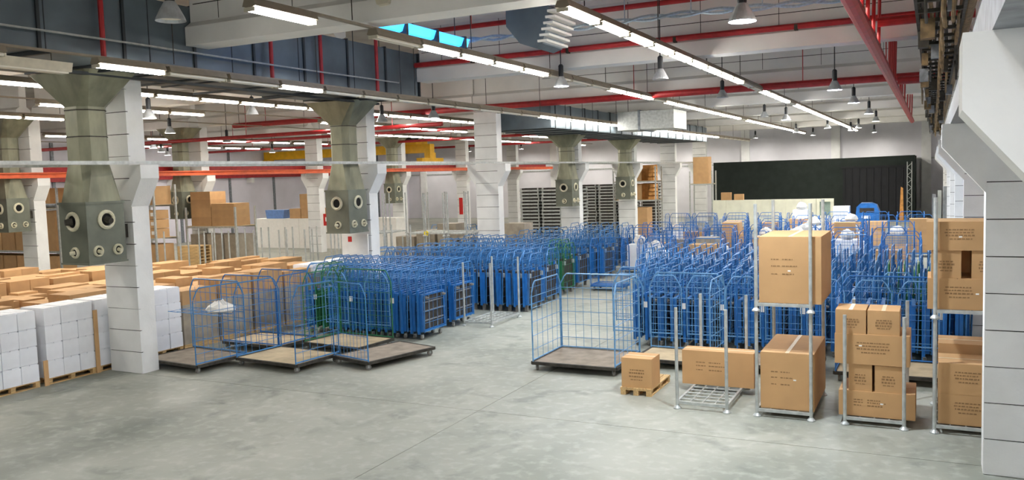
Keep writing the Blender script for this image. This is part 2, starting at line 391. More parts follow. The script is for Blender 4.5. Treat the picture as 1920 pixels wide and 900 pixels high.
# ------------------------------------------------------------------ sprinkler pipes
def pipe(name, pts, r, label, hang=(), m='red', clips=()):
    t = thing(name, label, 'pipe')
    put('pipe', MB().path(pts, r, m, 10), t)
    for (x, y, z) in hang: put('hanger_rod', MB().path([(x, y, z), (x, y, 9.3)], .015, m, 5), t)
    for (x, y, z) in clips: put('clip', MB().box(x-.04, x+.04, y-.1, y+.05, z-.12, z+.02, 'steel_dark'), t)
    return t
pipe('sprinkler_pipe', [(-14, 21.76, 7.6), (.6, 21.76, 7.6)], .075, 'red sprinkler pipe on the lower ledge of the second girder', clips=[(x, 21.78, 7.62) for x in range(-12, 2, 3)])
pipe('sprinkler_pipe', [(-14, 21.75, 8.55), (.6, 21.75, 8.55)], .07, 'red sprinkler pipe along the top of the second girder', [(-12, 21.75, 8.55), (-4, 21.75, 8.55)])
pipe('sprinkler_pipe', [(-30, 30.5, 7.0), (2, 30.5, 7.0)], .12, 'thick red main pipe below the third girder', [(x, 30.5, 7.0) for x in (-28, -22, -10, -4)])
pipe('sprinkler_pipe', [(-49.9, 38.5, 6.75), (-17.5, 38.5, 6.75)], .085, 'red pipe across the left bays behind the second main', [(x, 38.5, 6.75) for x in (-45, -38, -28, -20)])
pipe('sprinkler_pipe', [(-49.9, 29.2, 6.35), (-17.6, 29.2, 6.35)], .085, 'red pipe across the left bays behind the nearest column', [(x, 29.2, 6.35) for x in (-45, -38, -28, -20)])
pipe('sprinkler_pipe', [(-49.9, 47.5, 6.7), (-17.5, 47.5, 6.7)], .085, 'distant red pipe across the left bays', [(x, 47.5, 6.7) for x in (-45, -38, -28, -20)])
pipe('sprinkler_pipe', [(-49.9, 60, 6.7), (-17.5, 60, 6.7)], .085, 'farthest red pipe across the left bays', [(x, 60, 6.7) for x in (-45, -38, -28, -20)])
t = pipe('sprinkler_pipe', [(-1.1, 4, 6.6), (-1.1, 54, 6.6)], .12, 'long red pipe running into depth on the right', [(-1.1, y, 6.6) for y in (6, 12, 16, 19, 24, 26, 29, 32)])
for y in (14.2, 15.6, 17.1, 18.8, 23.4, 24.6, 25.8, 27, 31.2, 33, 36, 40, 44, 48):
    put('riser', MB().path([(-1.0, y, 6.6), (-.98, y, 7.7)], .035, 'red', 6), t)
pipe('sprinkler_pipe', [(-1.0, 18.5, 7.0), (.7, 18.5, 7.0)], .09, 'red cross pipe beside the round duct', [(.2, 18.5, 7.0)])
pipe('sprinkler_pipe', [(-1.0, 29, 6.75), (.55, 29, 6.75)], .12, 'red cross pipe further along the right wall', [(.2, 29, 6.75)])
for i, y in enumerate((7.6, 10.9, 15.4, 17.2, 19.6)):
    tag(put('sprinkler_dropper', MB().path([(-13.86, y, 6.55), (-13.86, y, 9.3)], .05, 'red', 8)), f'{nth(i+1)} vertical red pipe from the left on the side of the large duct', 'pipe', 'red droppers on the duct')
tag(put('steel_wire', MB().path([(-13.75, 4+i*1.5, 6.95-.01*math.sin(i)) for i in range(12)], .02, 'zinc', 5)), 'thin grey conduit along the side of the large duct', 'conduit')

# ------------------------------------------------------------------ strip lights
def strip_mesh(lit):
    a = MB().prism([(-.09, .12), (-.13, .02), (-.05, .0), (.05, .0), (.13, .02), (.09, .12)], 'y', 0, 1.5, 'fixture_dark')
    tb = MB().path([(0, .03, -.025), (0, 1.47, -.025)], .03, 'tube' if lit else 'tube_off', 8)
    ec = MB().box(-.1, .1, 0, .03, -.06, .0, 'fixture')
    return a.mesh('housing'), tb.mesh('tube'), ec.mesh('socket')
SM = {True: strip_mesh(True), False: strip_mesh(False)}
HOOD = MB().prism([(-.115, -.1), (-.115, .03), (-.125, .03), (-.125, -.1)], 'y', 0, 1.5, 'fixture_dark').mesh('hood'), MB().prism([(.125, -.1), (.125, .03), (.115, .03), (.115, -.1)], 'y', 0, 1.5, 'fixture_dark').mesh('hood')  # side skirts added to keep this row's light off the ceiling
def strip(x, y, z, lit, label, group, hood=False):
    t = thing('strip_light', label, 'lamp', (x, y, z), 0, group)
    a, b, c = SM[lit]
    put('housing', a, t); put('tube', b, t, (-.06, 0, 0)); put('tube', b, t, (.06, 0, 0)); put('socket', c, t); put('socket', c, t, (0, 1.47, 0))
    if hood:
        for h in HOOD: put('hood', h, t)
def strip_row(x, z, y0, y1, lit, where, pitch=1.6, hood=False):
    tr = thing('light_trunking', f'thin trunking rail of the strip lights {where}', 'rail', (x, 0, z))
    put('rail', MB().box(-.045, .045, y0-.4, y1+.4, .12, .16, 'fixture_dark'), tr)
    y = y0+1
    while y < y1: put('hanger_wire', MB().path([(0, y, .19), (0, y, 9.3-z)], .01, 'steel_dark', 4), tr); y += 4.4
    y = y0; k = {True: 0, False: 0}
    while y < y1-1.4:
        on = lit(y)
        if on is not None:
            k[bool(on)] += 1
            strip(x, y, z, bool(on), f"{nth(k[bool(on)])} {'lit' if on else 'unlit'} strip light from the near end, row {where}", f"{'lit' if on else 'unlit'} strip lights {where}", hood)
        y += pitch
def seg(*rs):
    def f(y):
        for a, b, v in rs:
            if a <= y+.75 < b: return v
        return None
    return f
strip_row(-5.42, 6.9, 12.9, 73, seg((0, 28, 1), (28, 30, 0), (30, 37, 1), (37, 39, 0), (39, 74, 1)), 'over the middle of the aisle')
strip_row(-9.4, 6.9, -6, 73, seg((-9, 0, 1), (0, 9.4, None), (9.4, 11.2, 1), (11.2, 13, None), (13, 14.6, 0), (14.6, 21.2, 1), (21.2, 25.8, 0), (25.8, 30.2, 1), (30.2, 32, 0), (32, 46, 1), (46, 48, 0), (48, 74, 1)), 'left of the aisle centre')
strip_row(-13.6, 6.45, 2.5, 72, seg((0, 9.5, 0), (9.5, 11, None), (11, 12.6, 1), (12.6, 15, 0), (15, 16.6, 1), (16.6, 30, 0), (30, 40, 1), (40, 42, 0), (42, 60, 1), (60, 74, 0)), 'beside the large duct')
strip_row(-1.225, 6.95, 9, 22.5, seg((9, 22.5, 1)), 'added over the long red pipe to brighten carton tops', hood=True)  # mostly unseen row added to brighten the carton tops
strip_row(-1.25, 6.95, -4.5, 2.6, seg((-9, 9, 1)), 'added above the camera for the near column')  # unseen strips added to light the near right column
strip_row(-5.42, 6.9, -7, 9, seg((-9, 9, 1)), 'over the near end of the aisle', 3.2)
def runs(seed, p):
    q = random.Random(seed); on = [q.random() < p for _ in range(60)]
    return lambda y: 1 if on[int((y+10)//6.4)] else None
for i, x in enumerate((-19.4, -23.6, -28.2)):
    strip_row(x, 6.75, 4+i, 73, runs(31+i, .7), ('left of the duct', 'over the brown cartons', 'beside the far left columns')[i])
for i, x in enumerate((-37, -44)):
    strip_row(x, 6.75, 18+i, 51, runs(41+i, .75), ('in the far left bay', 'near the left wall')[i], 1.9)
# one unlit box fixture hanging crosswise
h = thing('box_light', 'unlit cream box light hanging at the top of the picture', 'lamp', (-8.95, 12.9, 7.38))
put('housing', MB().prism([(-.12, 0), (-.16, .16), (.16, .16), (.12, 0)], 'y', 0, 1.65, 'fixture'), h); put('diffuser', MB().box(-.1, .1, .05, 1.6, -.03, 0, 'tube_off'), h)
for q in (.3, 1.4): put('hanger_wire', MB().path([(0, q, .16), (0, q, 1.9)], .008, 'steel_dark', 4), h)
h = thing('box_light', 'unlit white batten light at the upper left edge below the duct', 'lamp', (-13.95, 8.0, 6.3))
put('housing', MB().prism([(-.12, 0), (-.16, .16), (.16, .16), (.12, 0)], 'y', 0, 2.2, 'fixture'), h); put('diffuser', MB().box(-.1, .1, .05, 2.15, -.03, 0, 'tube_off'), h)
for q in (.3, 1.9): put('hanger_wire', MB().path([(0, q, .16), (0, q, .34)], .008, 'steel_dark', 4), h)

# high-bay pendant lamps
prof_b = [(.06, .36), (.1, .34), (.17, .22), (.25, .06), (.27, 0), (.262, 0), (.24, .06), (.16, .2), (.09, .3)]
prof_b = [(a*.77, b*.77) for a, b in prof_b]
BM = [MB().lathe(prof_b, (0, 0, 0), 'bell', 20, cap=False).mesh('reflector'), MB().lathe([(.06, .26), (.07, .29), (.07, .56), (.04, .6)], (0, 0, 0), 'bell_black', 12).mesh('ballast'),
      MB().lathe([(.0, .02), (.15, .035), (.181, .046)], (0, 0, 0), 'bulb', 16, cap=False).mesh('lens'), MB().lathe([(.0, .02), (.15, .035), (.181, .046)], (0, 0, 0), 'tube_off', 16, cap=False).mesh('lens'), MB().lathe([(.0, .02), (.15, .035), (.181, .046)], (0, 0, 0), 'bulb_dim', 16, cap=False).mesh('lens')]
def bell(x, y, z, lit, label, group=None):
    t = thing('pendant_lamp', label, 'lamp', (x, y, z), 0, group)
    put('reflector', BM[0], t); put('ballast', BM[1], t); put('lens', BM[3 if not lit else 4 if (x < -15 or y > 48) else 2], t)
    put('pendant_rod', MB().path([(0, 0, .6), (0, 0, 9.3-z)], .015, 'bell_black', 5), t)
bell(-2.56, 13, 6.38, 1, 'bright bell pendant lamp nearest the camera at top right')
bell(-9.52, 8.6, 6.5, 0, 'unlit bell pendant lamp at the upper left in front of the girder')
bell(-9.16, 21.6, 6.6, 1, 'lit bell pendant lamp beside the left strip light row')
bell(-6.3, 21.4, 6.55, 0, 'unlit bell pendant lamp between the two strip light rows')
bell(-2.6, 26.6, 6.4, 1, 'lit bell pendant lamp under the red main pipe on the right')
bell(-6.6, 29.9, 6.68, 0, 'dark bell pendant lamp under the third girder')
bell(-2.7, 34.5, 6.52, 1, 'lit bell pendant lamp second behind the red main pipe')
bell(-2.7, 43, 6.55, 1, 'lit bell pendant lamp third along the right side')
bell(-2.9, 52, 6.6, 1, 'small lit bell pendant lamp in the distance on the right')
bell(-7.1, 41, 6.55, 0, 'dark bell pendant lamp with wide shade far down the aisle')
bell(-6.2, 41.5, 6.4, 1, 'small lit bell pendant lamp far down the aisle')
bell(-6.1, 58, 6.6, 1, 'tiny lit bell pendant lamp near the far wall, second of four', 'pendant lamps near the far wall')
bell(-4.4, 60, 6.6, 1, 'tiny lit bell pendant lamp near the far wall, rightmost of four', 'pendant lamps near the far wall')
bell(-5.2, 64, 6.6, 1, 'tiny lit bell pendant lamp near the far wall, third of four', 'pendant lamps near the far wall')
bell(-8.6, 62, 6.6, 1, 'tiny lit bell pendant lamp near the far wall, leftmost of four', 'pendant lamps near the far wall')
bell(-20.3, 21.5, 6.5, 0, 'dark bell pendant lamp in the left bay beyond the nearest column')
bell(-15.4, 25.0, 6.25, 1, 'lit pendant lamp behind the third middle column')
bell(-17.9, 25.5, 6.3, 0, 'dark bell pendant lamp just right of the second column')
bell(-27, 24, 6.3, 1, 'lit bell pendant lamp above the brown cartons')
bell(-30, 30, 6.2, 1, 'lit bell pendant lamp beside the far left column')
for i, (x, y) in enumerate(((-38, 32), (-42, 36), (-46, 40), (-40, 44), (-36, 56), (-44, 60))):
    bell(x-.5 if i == 3 else x, y+.6, 6.3, 1, f'{nth(i+1)} pendant lamp of the far left bay, counted from the near end', 'pendant lamps of the far left bay')
for i, x in enumerate((-46, -41, -35.3, -29.5, -24.5, -19.5, -13.4, -8.8, -4.2)):  # two match light cones on the wall, the others added to brighten it
    bell(x, 73.0, 6.7, 1, f'{nth(i+1)} pendant lamp from the left in the partly added row washing the far wall', 'partly added pendant lamps along the far wall')
for i, (x, y) in enumerate(((-24.5, 13.0), (-20.5, 17.5), (-24.5, 19))):  # lamps added for more light on the brown carton tops
    bell(x, y, 6.2, 1, f'{nth(i+1)} lit pendant lamp added over the brown carton rows for brighter tops', 'pendant lamps added over the brown cartons')
for i, (x, y) in enumerate(((-9, 2), (-.6, -2.5))):  # unseen; the second one added to brighten the near right column
    bell(x, y, 6.5, 1, f'{nth(i+1)} unseen lit bell pendant lamp beside the camera, there to light near faces', 'unseen pendant lamps beside the camera')

# cable ladder above the right crane rail
tag(put('crane_rail', MB().box(.2, .42, -4, 75, 4.7, 4.95, 'zinc_dark')), 'grey crane rail on the corbels of the right columns', 'rail')
t = thing('cable_ladder', 'dark cable ladder full of cables above the right crane rail', 'cable ladder', (0, 0, 6.3))
put('side_rail', MB().box(-.24, -.2, 4, 70, 0, .16, 'steel_dark'), t); put('side_rail', MB().box(.36, .4, 4, 70, 0, .16, 'steel_dark'), t)
y = 8
while y < 66: put('rung', MB().box(-.2, .36, y, y+.1, .0, .05, 'steel_dark'), t); y += .9
for i in range(6):
    x = -.14+i*.085
    put('cable', MB().path([(x+.03*math.sin(j*1.3+i), 4+j*2, .09+.05*math.sin(j*2.1+i*2)) for j in range(33)], .03, 'cable' if i % 2 else 'steel_dark', 5), t)
y = 8.5
while y < 60:
    put('drop_loop', MB().path([(.1, y, .05), (.1, y+.2, -.35), (.12, y+.5, -.5), (.1, y+.8, -.3), (.1, y+1, .05)], .025, 'cable', 5), t)
    put('hanger_rod', MB().path([(-.22, y, .1), (-.22, y, 3.0)], .015, 'steel_dark', 5), t); y += 2.4
rq = random.Random(9)
for k in range(34):
    y = 9+k*1.5+rq.uniform(-.5, .5); x = rq.uniform(-.3, .3); sz = rq.uniform(.05, .13)
    put('junction_box', MB().box(x, x+sz*1.6, y, y+sz*2, -.18-sz, -.02, 'cable' if k % 3 == 0 else 'steel_dark' if k % 3 == 1 else 'zinc_dark'), t)
    xx = rq.uniform(-.3, .4); put('cable_sag', MB().path([(xx, y+j*.35, .02-rq.uniform(.1, .5)*math.sin(math.pi*j/6)) for j in range(7)], .022, 'cable' if k % 2 else 'steel_dark', 5), t)
tag(put('brown_pipe', MB().path([(.47, 3, 6.65), (.47, 70, 6.65)], .12, 'cable', 10)), 'brown insulated pipe beside the dark cable ladder', 'pipe')
b = put('wall_beam', MB().box(.75, 2.1, -5, 75, 7.1, 8.2, 'concrete_beam')); tag(b, 'concrete beam along the right wall', kind='structure')

# ------------------------------------------------------------------ cartons
CM = {}
def carton_mesh(sx, sy, sz, m):
    k = (round(sx, 3), round(sy, 3), round(sz, 3), m)
    if k not in CM:
        e = .006; q = .014 if m == 'white_carton' else .002; hq = .02 if m == 'white_carton' else .008
        b = MB().box(-sx/2, sx/2, -sy/2, sy/2, 0, sz-hq, m)
        if sx >= sy: b.box(-sx/2+q, sx/2-q, -sy/2+q, -e, sz-hq, sz, m).box(-sx/2+q, sx/2-q, e, sy/2-q, sz-hq, sz, m)
        else: b.box(-sx/2+q, -e, -sy/2+q, sy/2-q, sz-hq, sz, m).box(e, sx/2-q, -sy/2+q, sy/2-q, sz-hq, sz, m)
        CM[k] = b.mesh('carton')
    return CM[k]
def carton(x, y, z, sx, sy, sz, label, group=None, rz=0, m='cardboard', name='carton', cat='carton'):
    return tag(put(name, carton_mesh(sx, sy, sz, m), None, (x, y, z+.002), rz), label, cat, group)
def show_carton(x0, x1, y0, y1, z0, z1, label, marks=(), lab=None, tape=True, rz=0):
    """a front carton: body, flaps, tape, printed lines and a white label on the side facing the aisle"""
    sx, sy, sz = x1-x0, y1-y0, z1-z0
    t = thing('carton', label, 'carton', ((x0+x1)/2, (y0+y1)/2, z0), rz)
    put('body', carton_mesh(sx, sy, sz, 'cardboard_front'), t)
    if tape:
        if sx >= sy: put('tape', MB().box(-sx/2, sx/2, -.03, .03, sz, sz+.003, 'cardboard_tape'), t)
        else: put('tape', MB().box(-.03, .03, -sy/2, sy/2, sz, sz+.003, 'cardboard_tape'), t)
    if marks:
        b = MB(); rg = random.Random(len(label)*7+int(sz*100))
        for (u0, u1, v, th) in marks:      # fractions of the front face
            x = -sx/2+u0*sx
            while x < -sx/2+u1*sx-.015:
                wd = rg.uniform(.02, .055); b.box(x, min(x+wd, -sx/2+u1*sx), -sy/2-.002, -sy/2, v*sz-th/2, v*sz+th/2, 'print'); x += wd+.012
        put('printed_lines', b, t)['kind'] = 'stuff'
    if lab: put('label', MB().box(-sx/2+lab[0]*sx, -sx/2+lab[0]*sx+.045, -sy/2-.003, -sy/2, lab[1]*sz, lab[1]*sz+.022, 'label'), t)
    return t
MK = [(.2, .33, .66, .02), (.38, .55, .66, .02), (.2, .34, .56, .02), (.38, .62, .56, .02), (.2, .3, .44, .018), (.38, .58, .44, .022)]
MKB = [(.3, .75, .72, .02), (.28, .74, .62, .02), (.3, .76, .52, .025), (.36, .7, .4, .02)]
MKS = [(.28, .75, .6, .022), (.25, .78, .5, .03), (.25, .75, .38, .03), (.3, .7, .27, .018)]

# ------------------------------------------------------------------ pallets
def pallet(x, y, L, W, rz, label, group=None, detailed=True):
    """L along local x, W along local y"""
    t = thing('pallet', label, 'pallet', (x, y, 0), rz, group)
    if detailed:
        n = 5
        for i in range(n):
            yc = -W/2+.06+i*(W-.12)/(n-1); put('deck_board', MB().box(-L/2, L/2, yc-.055, yc+.055, .118, .14, 'wood'), t)
        for i in range(3):
            xc = -L/2+.05+i*(L-.1)/2
            put('cross_board', MB().box(xc-.05, xc+.05, -W/2, W/2, .096, .118, 'wood'), t)
            for j in range(3):
                yc = -W/2+.06+j*(W-.12)/2; put('block', MB().box(xc-.05, xc+.05, yc-.05, yc+.05, .02, .096, 'wood'), t)
        for j in range(3):
            yc = -W/2+.06+j*(W-.12)/2; put('bottom_board', MB().box(-L/2, L/2, yc-.05, yc+.05, 0, .02, 'wood'), t)
    else:
        put('boards', MB().box(-L/2, L/2, -W/2, W/2, .11, .14, 'wood'), t)
        b = MB()
        for j in (-1, 0, 1): b.box(-L/2, L/2, j*(W/2-.06)-.05, j*(W/2-.06)+.05, 0, .11, 'wood')
        put('runners', b, t)
    return t

# ------------------------------------------------------------------ stacking racks (stillages) with cartons, right foreground
def stillage_meshes():
    W, D, H = .87, 1.75, 1.8
    posts = []
    for x in (0, W):
        for y in (0, D):
            p = MB().path([(x, y, .03), (x, y, H)], .03, 'zinc', 10).mesh('post')
            f = MB().lathe([(.07, 0), (.07, .018), (.045, .045), (.032, .06)], (x, y, 0), 'zinc', 12).mesh('foot')
            posts.append((p, f))
    base = MB()
    for y in (0, D): base.box(0, W, y-.02, y+.02, .09, .14, 'zinc')
    for x in (0, W): base.box(x-.02, x+.02, 0, D, .09, .14, 'zinc')
    grid = MB()
    for i in range(1, 4): grid.path([(W*i/4, 0, .125), (W*i/4, D, .125)], .013, 'zinc', 6)
    for i in range(1, 8): grid.path([(0, D*i/8, .125), (W, D*i/8, .125)], .013, 'zinc', 6)
    return posts, base.mesh('base_frame'), grid.mesh('base_grid')
ST = stillage_meshes()
def stillage(x, y, z, label, group=None, rz=0):
    t = thing('stacking_rack', label, 'rack', (x, y, z), rz, group)
    for p, f in ST[0]:
        o = put('post', p, t); put('foot', f, o)
    put('base_frame', ST[1], t); put('base_grid', ST[2], t)
    return t
YR = 14.36
stillage(-4.03, YR, 0, 'galvanised stacking rack with bare grid front and one long carton')
stillage(-2.65, YR, 0, 'galvanised stacking rack holding the huge carton at floor level')
stillage(-2.65, YR, 1.8, 'galvanised stacking rack stacked on top with the huge upper carton')
stillage(-1.26, YR, 0, 'galvanised stacking rack with four layers of brown cartons')
stillage(.04, YR, 0, 'galvanised stacking rack beside the right column at floor level')
stillage(.04, YR, 1.8, 'galvanised stacking rack stacked high beside the right column')
show_carton(-4.27, -2.93, 15.6, 16.0, .14, .79, 'long brown carton lying at the back of the open stacking rack', MK)
show_carton(-2.6, -1.74, 14.42, 16.08, .14, 1.1, 'huge brown carton with taped pale top in the floor level rack', MK, (.62, .52))
show_carton(-2.61, -1.62, 14.42, 15.9, 1.94, 3.05, 'huge brown carton in the upper stacked rack', MK, (.47, .48))
show_carton(-1.36, -.23, 14.44, 15.3, .14, .55, 'wide brown carton at the bottom of the four layer rack', MK, (.55, .52), False)
show_carton(-1.21, -.86, 14.46, 15.2, .55, .99, 'left of two small cartons in the second layer of the four layer rack', MKS, None, False)
show_carton(-.82, -.42, 14.46, 15.2, .55, .98, 'right of two small cartons in the second layer of the four layer rack', MKS, None, False)
show_carton(-1.42, -.31, 14.44, 15.3, .99, 1.48, 'wide brown carton in the third layer of the four layer rack', MKB, (.33, .6), False)
show_carton(-1.41, -.95, 14.46, 15.1, 1.48, 1.87, 'left carton on top of the four layer rack', MKS, None)
show_carton(-.93, -.46, 14.46, 15.1, 1.48, 1.87, 'right carton on top of the four layer rack', MKS, None)
show_carton(.09, .86, 14.44, 15.2, .14, .62, 'brown carton at the bottom of the rack beside the right column', MKB, None, False)
show_carton(.09, .86, 14.44, 15.2, .62, 1.1, 'brown carton second from bottom beside the right column', MKB)
show_carton(.09, .86, 15.3, 16.05, .14, 1.24, 'brown carton standing behind the front cartons beside the right column', ())
show_carton(-.07, .75, 14.42, 15.3, 1.94, 2.42, 'wide carton at the bottom of the upper rack beside the right column', MKB, (.8, .5), False)
show_carton(-.02, .39, 14.44, 15.2, 2.42, 2.85, 'small carton left of the dark gap in the upper rack', MKS, None, False)
show_carton(.53, .9, 14.44, 15.2, 2.42, 2.85, 'small carton right of the dark gap in the upper rack', MKS, None, False)
show_carton(-.09, .8, 14.42, 15.3, 2.85, 3.29, 'wide carton on top of the upper rack beside the right column', MKB, (.5, .45))
show_carton(.1, .85, 15.35, 16.0, 1.94, 2.95, 'brown carton at the back of the upper rack behind the dark gap', ())  # placed to block light showing through the gap
pallet(-4.98, 15.55, 1.25, .62, math.pi/2, 'small wooden pallet under the cube carton in the aisle')
show_carton(-5.27, -4.68, 14.97, 15.5, .14, .7, 'cube shaped carton standing on the small wooden pallet', MKS)

# ------------------------------------------------------------------ roll cages
def frame_mb(W, H, m, z0=.2, nv=6, hz=(.45, .75, 1.05, 1.35, 1.6), axis='y', step=True):
    """a tubular side frame with rounded, stepped top corners, in the plane x = 0 (axis y) or y = 0 (axis x)"""
    b = MB()
    def P(t, z): return (0, t, z) if axis == 'y' else (t, 0, z)
    h = W/2; s = .12
    out = [P(-h, z0), P(-h, H-.3), P(-h+.03, H-.22), P(-h+s, H-.06), P(-h+s+.06, H), P(h-s-.06, H), P(h-s, H-.06), P(h-.03, H-.22), P(h, H-.3), P(h, z0)]
    b.path(out, .015, m, 6)
    for z in hz: b.path([P(-h, z), P(h, z)], .007, m, 5)
    for i in range(1, nv): b.path([P(-h+W*i/nv, z0), P(-h+W*i/nv, H-.02 if 1 < i < nv-1 else H-.2)], .005, m, 4)
    b.path([P(-h, z0+.03), P(h, z0+.03)], .016, m, 5)
    return b
def caster_meshes():
    f = MB().box(-.03, .03, -.035, .035, .12, .135, 'zinc').box(-.035, -.028, -.02, .02, .05, .12, 'zinc').box(.028, .035, -.02, .02, .05, .12, 'zinc')
    wl_ = MB().lathe([(.062, -.022), (.066, -.012), (.066, .012), (.062, .022)], (0, 0, .066), 'rubber', 14, (1, 0, 0))
    return f.mesh('caster'), wl_.mesh('wheel')
CF, CW = caster_meshes()
def cart(x, y, rz, L, W, sides, deck, label, m='blue', H=1.92):
    t = thing('roll_cage', label, 'roll cage', (x, y, 0), rz)
    put('deck', MB().box(-L/2+.03, L/2-.03, -W/2+.03, W/2-.03, .175, .195, deck), t)
    b = MB()
    for s in (-1, 1):
        b.box(-L/2, L/2, s*W/2-.03, s*W/2+.03, .135, .2, 'steel_dark'); b.box(s*L/2-.03, s*L/2+.03, -W/2, W/2, .135, .2, 'steel_dark')
    put('deck_frame', b, t)
    for sx in (-1, 1):
        for sy in (-1, 1):
            c = put('caster', CF, t, (sx*(L/2-.08), sy*(W/2-.08), 0), R.uniform(-.6, .6)); put('wheel', CW, c)
    for s in sides:
        if s[0] == 'x': put('side_frame', frame_mb(W, H, m), t, ((L/2-.02)*(1 if s[1] == '+' else -1), 0, 0))
        else: put('long_frame', frame_mb(L, H, m, nv=10, axis='x'), t, (0, (W/2-.02)*(1 if s[1] == '+' else -1), 0))
    return t
ca = cart(-15.56, 14.17, -.1, 1.95, 1.4, ('x+', 'y+'), 'deck_grey', 'open blue roll cage with grey deck right behind the nearest left column', 'cart_blue')
sh = MB()
for i in range(9): sh.path([(-.9+i*.225, .02, 1.2), (-.9+i*.225, .68, 1.2)], .006, 'cart_blue', 4)
for q in (.02, .35, .68): sh.path([(-.95, q, 1.2), (.95, q, 1.2)], .009, 'cart_blue', 5)
put('wire_shelf', sh, ca)
rs = random.Random(5); fb = MB().lathe([(.02, 0), (.3, .01), (.36, .06), (.3, .12), (.16, .2), (.05, .26)], (0, 0, 0), 'label', 14)
fb.v = [(a*(1.1+rs.uniform(-.2, .2)), c*(.8+rs.uniform(-.2, .2)), max(0, z*(1+rs.uniform(-.3, .3)))) for a, c, z in fb.v]
tag(put('film_bundle', fb, None, (-15.05, 14.55, 1.214)), 'crumpled white film bundle on the wire shelf of the front left roll cage', 'film')
cart(-13.42, 14.95, -.09, 1.95, 1.36, ('x+', 'x-'), 'plywood', 'open blue roll cage with light plywood deck, middle of three in front', 'cart_blue')
cart(-11.47, 16.05, -.27, 1.25, 2.0, ('y-',), 'deck_grey', 'open blue roll cage with grey deck nearest the aisle', 'cart_blue')
cart(-15.3, 16.38, -.05, 1.95, 1.3, ('x+', 'y-', 'y+'), 'plywood', 'blue roll cage with plywood deck behind the one beside the column')
cart(-13.15, 16.9, -.1, 1.8, 1.3, ('x-', 'y+'), 'plywood', 'green framed roll cage with plywood deck in front of the nested row', 'green_paint')
cart(-6.75, 16.95, .0, 1.9, 1.6, ('x+', 'x-', 'y+'), 'deck_grey', 'open blue roll cage with grey deck at the right side of the aisle', 'blue_light')
cart(-4.9, 17.75, -.03, 1.7, 1.2, ('y+', 'x+'), 'plywood', 'blue roll cage with light deck behind the small pallet', 'blue_light')
cart(-2.9, 17.9, .03, 1.8, 1.2, ('y+',), 'deck_grey', 'blue roll cage behind the rack with the long carton', 'blue')
cart(-.75, 17.9, .0, 1.9, 1.3, ('x-', 'y+'), 'plywood', 'blue roll cage with pale deck behind the four layer rack', 'blue')

# folded roll cages standing nested in rows: local x = stacking direction
def nested_meshes(blue, W=1.15):
    slab = MB()
    for s in (-1, 1): slab.box(.05, .13, s*(W/2-.04)-.03, s*(W/2-.04)+.03, .22, 1.2, blue)
    slab.box(.05, .13, -W/2+.065, W/2-.065, .22, .27, blue).box(.05, .13, -W/2+.065, W/2-.065, 1.15, 1.2, blue)
    board = MB().box(.08, .1, -W/2+.07, W/2-.07, .27, 1.15, 'board')
    bars = MB()
    for z in (.5, .75, .98): bars.box(.1, .125, -W/2+.07, W/2-.07, z-.015, z+.015, 'zinc_dark')
    for y in (-.2, .2): bars.box(.1, .12, y-.015, y+.015, .27, 1.15, 'zinc_dark')
    fr = frame_mb(W, 1.9, 'blue_mid' if blue == 'blue' else blue, z0=.16, nv=4)
    fr2 = frame_mb(W-.08, 1.78, 'blue_mid' if blue == 'blue' else blue, z0=.2, nv=5)
    for p in range(len(fr2.v)): a = fr2.v[p]; fr2.v[p] = (a[0]+.16+.03*(a[2]-.2), a[1], a[2])
    # uprights of flat blue steel at the frame's front and back edges
    up_ = MB().box(-.02, .045, -.02, .02, .16, 1.3, blue)
    return slab.mesh('base_rim'), board.mesh('base_board'), bars.mesh('base_bars'), fr.mesh('side_frame'), fr2.mesh('side_frame'), up_.mesh('upright')
NB = {c: nested_meshes(c) for c in ('blue', 'green_paint')}
gate_me = frame_mb(.76, 1.75, 'blue_light', z0=.35, nv=6, axis='x').mesh('gate')
def folded(col='blue', gate=False):
    a = NB[col]
    t = thing('folded_roll_cage', 'x', 'roll cage')
    rim = put('base_rim', a[0], t); put('base_board', a[1], rim); put('base_bars', a[2], rim)
    put('side_frame', a[3], t); put('side_frame', a[4], t)
    for s in (-1, 1): put('upright', a[5], t, (0, s*.575, 0))
    for s in (-1, 1):
        c = put('caster', CF, t, (.03, s*.45, 0)); put('wheel', CW, c)
        c = put('caster', CF, t, (.25, s*.42, 1.1)); c.rotation_euler = (0, -math.pi/2, 0); put('wheel', CW, c)
    if gate: put('paper_tag', MB().box(-.06, .05, -.6, -.597, .95, 1.09, 'label'), t)
    if gate: put('gate', gate_me, t, (-.4, -.71, 0))
    return t
proto = {(c, g): folded(c, g) for c in ('blue', 'green_paint') for g in (False, True)}
trees = {k: ktree(v) for k, v in proto.items()}
# plain single-mesh version for the rows whose parts cannot be made out
def joined(col):
    b = MB()
    W = 1.15
    for s in (-1, 1): b.box(.05, .13, s*(W/2-.04)-.03, s*(W/2-.04)+.03, .22, 1.2, col)
    b.box(.08, .1, -W/2+.07, W/2-.07, .22, 1.2, 'board')
    cm = 'blue_mid' if col == 'blue' else col
    f = frame_mb(W, 1.9, cm, z0=.16, nv=4); b.add(f.v, f.f, cm)
    f = frame_mb(W-.08, 1.78, col, z0=.2, nv=5); b.add([(p[0]+.16+.03*(p[2]-.2), p[1], p[2]) for p in f.v], f.f, cm)
    for s in (-1, 1):
        b.box(.12, .2, s*.42-.03, s*.42+.03, 1.05, 1.18, 'zinc'); b.box(-.02, .08, s*.45-.03, s*.45+.03, 0, .2, 'rubber')
        b.box(-.02, .045, s*W/2-.02, s*W/2+.02, .16, 1.3, col)
    return b.mesh('folded_roll_cage')
JM = {c: joined(c) for c in ('blue', 'green_paint')}
used = set()
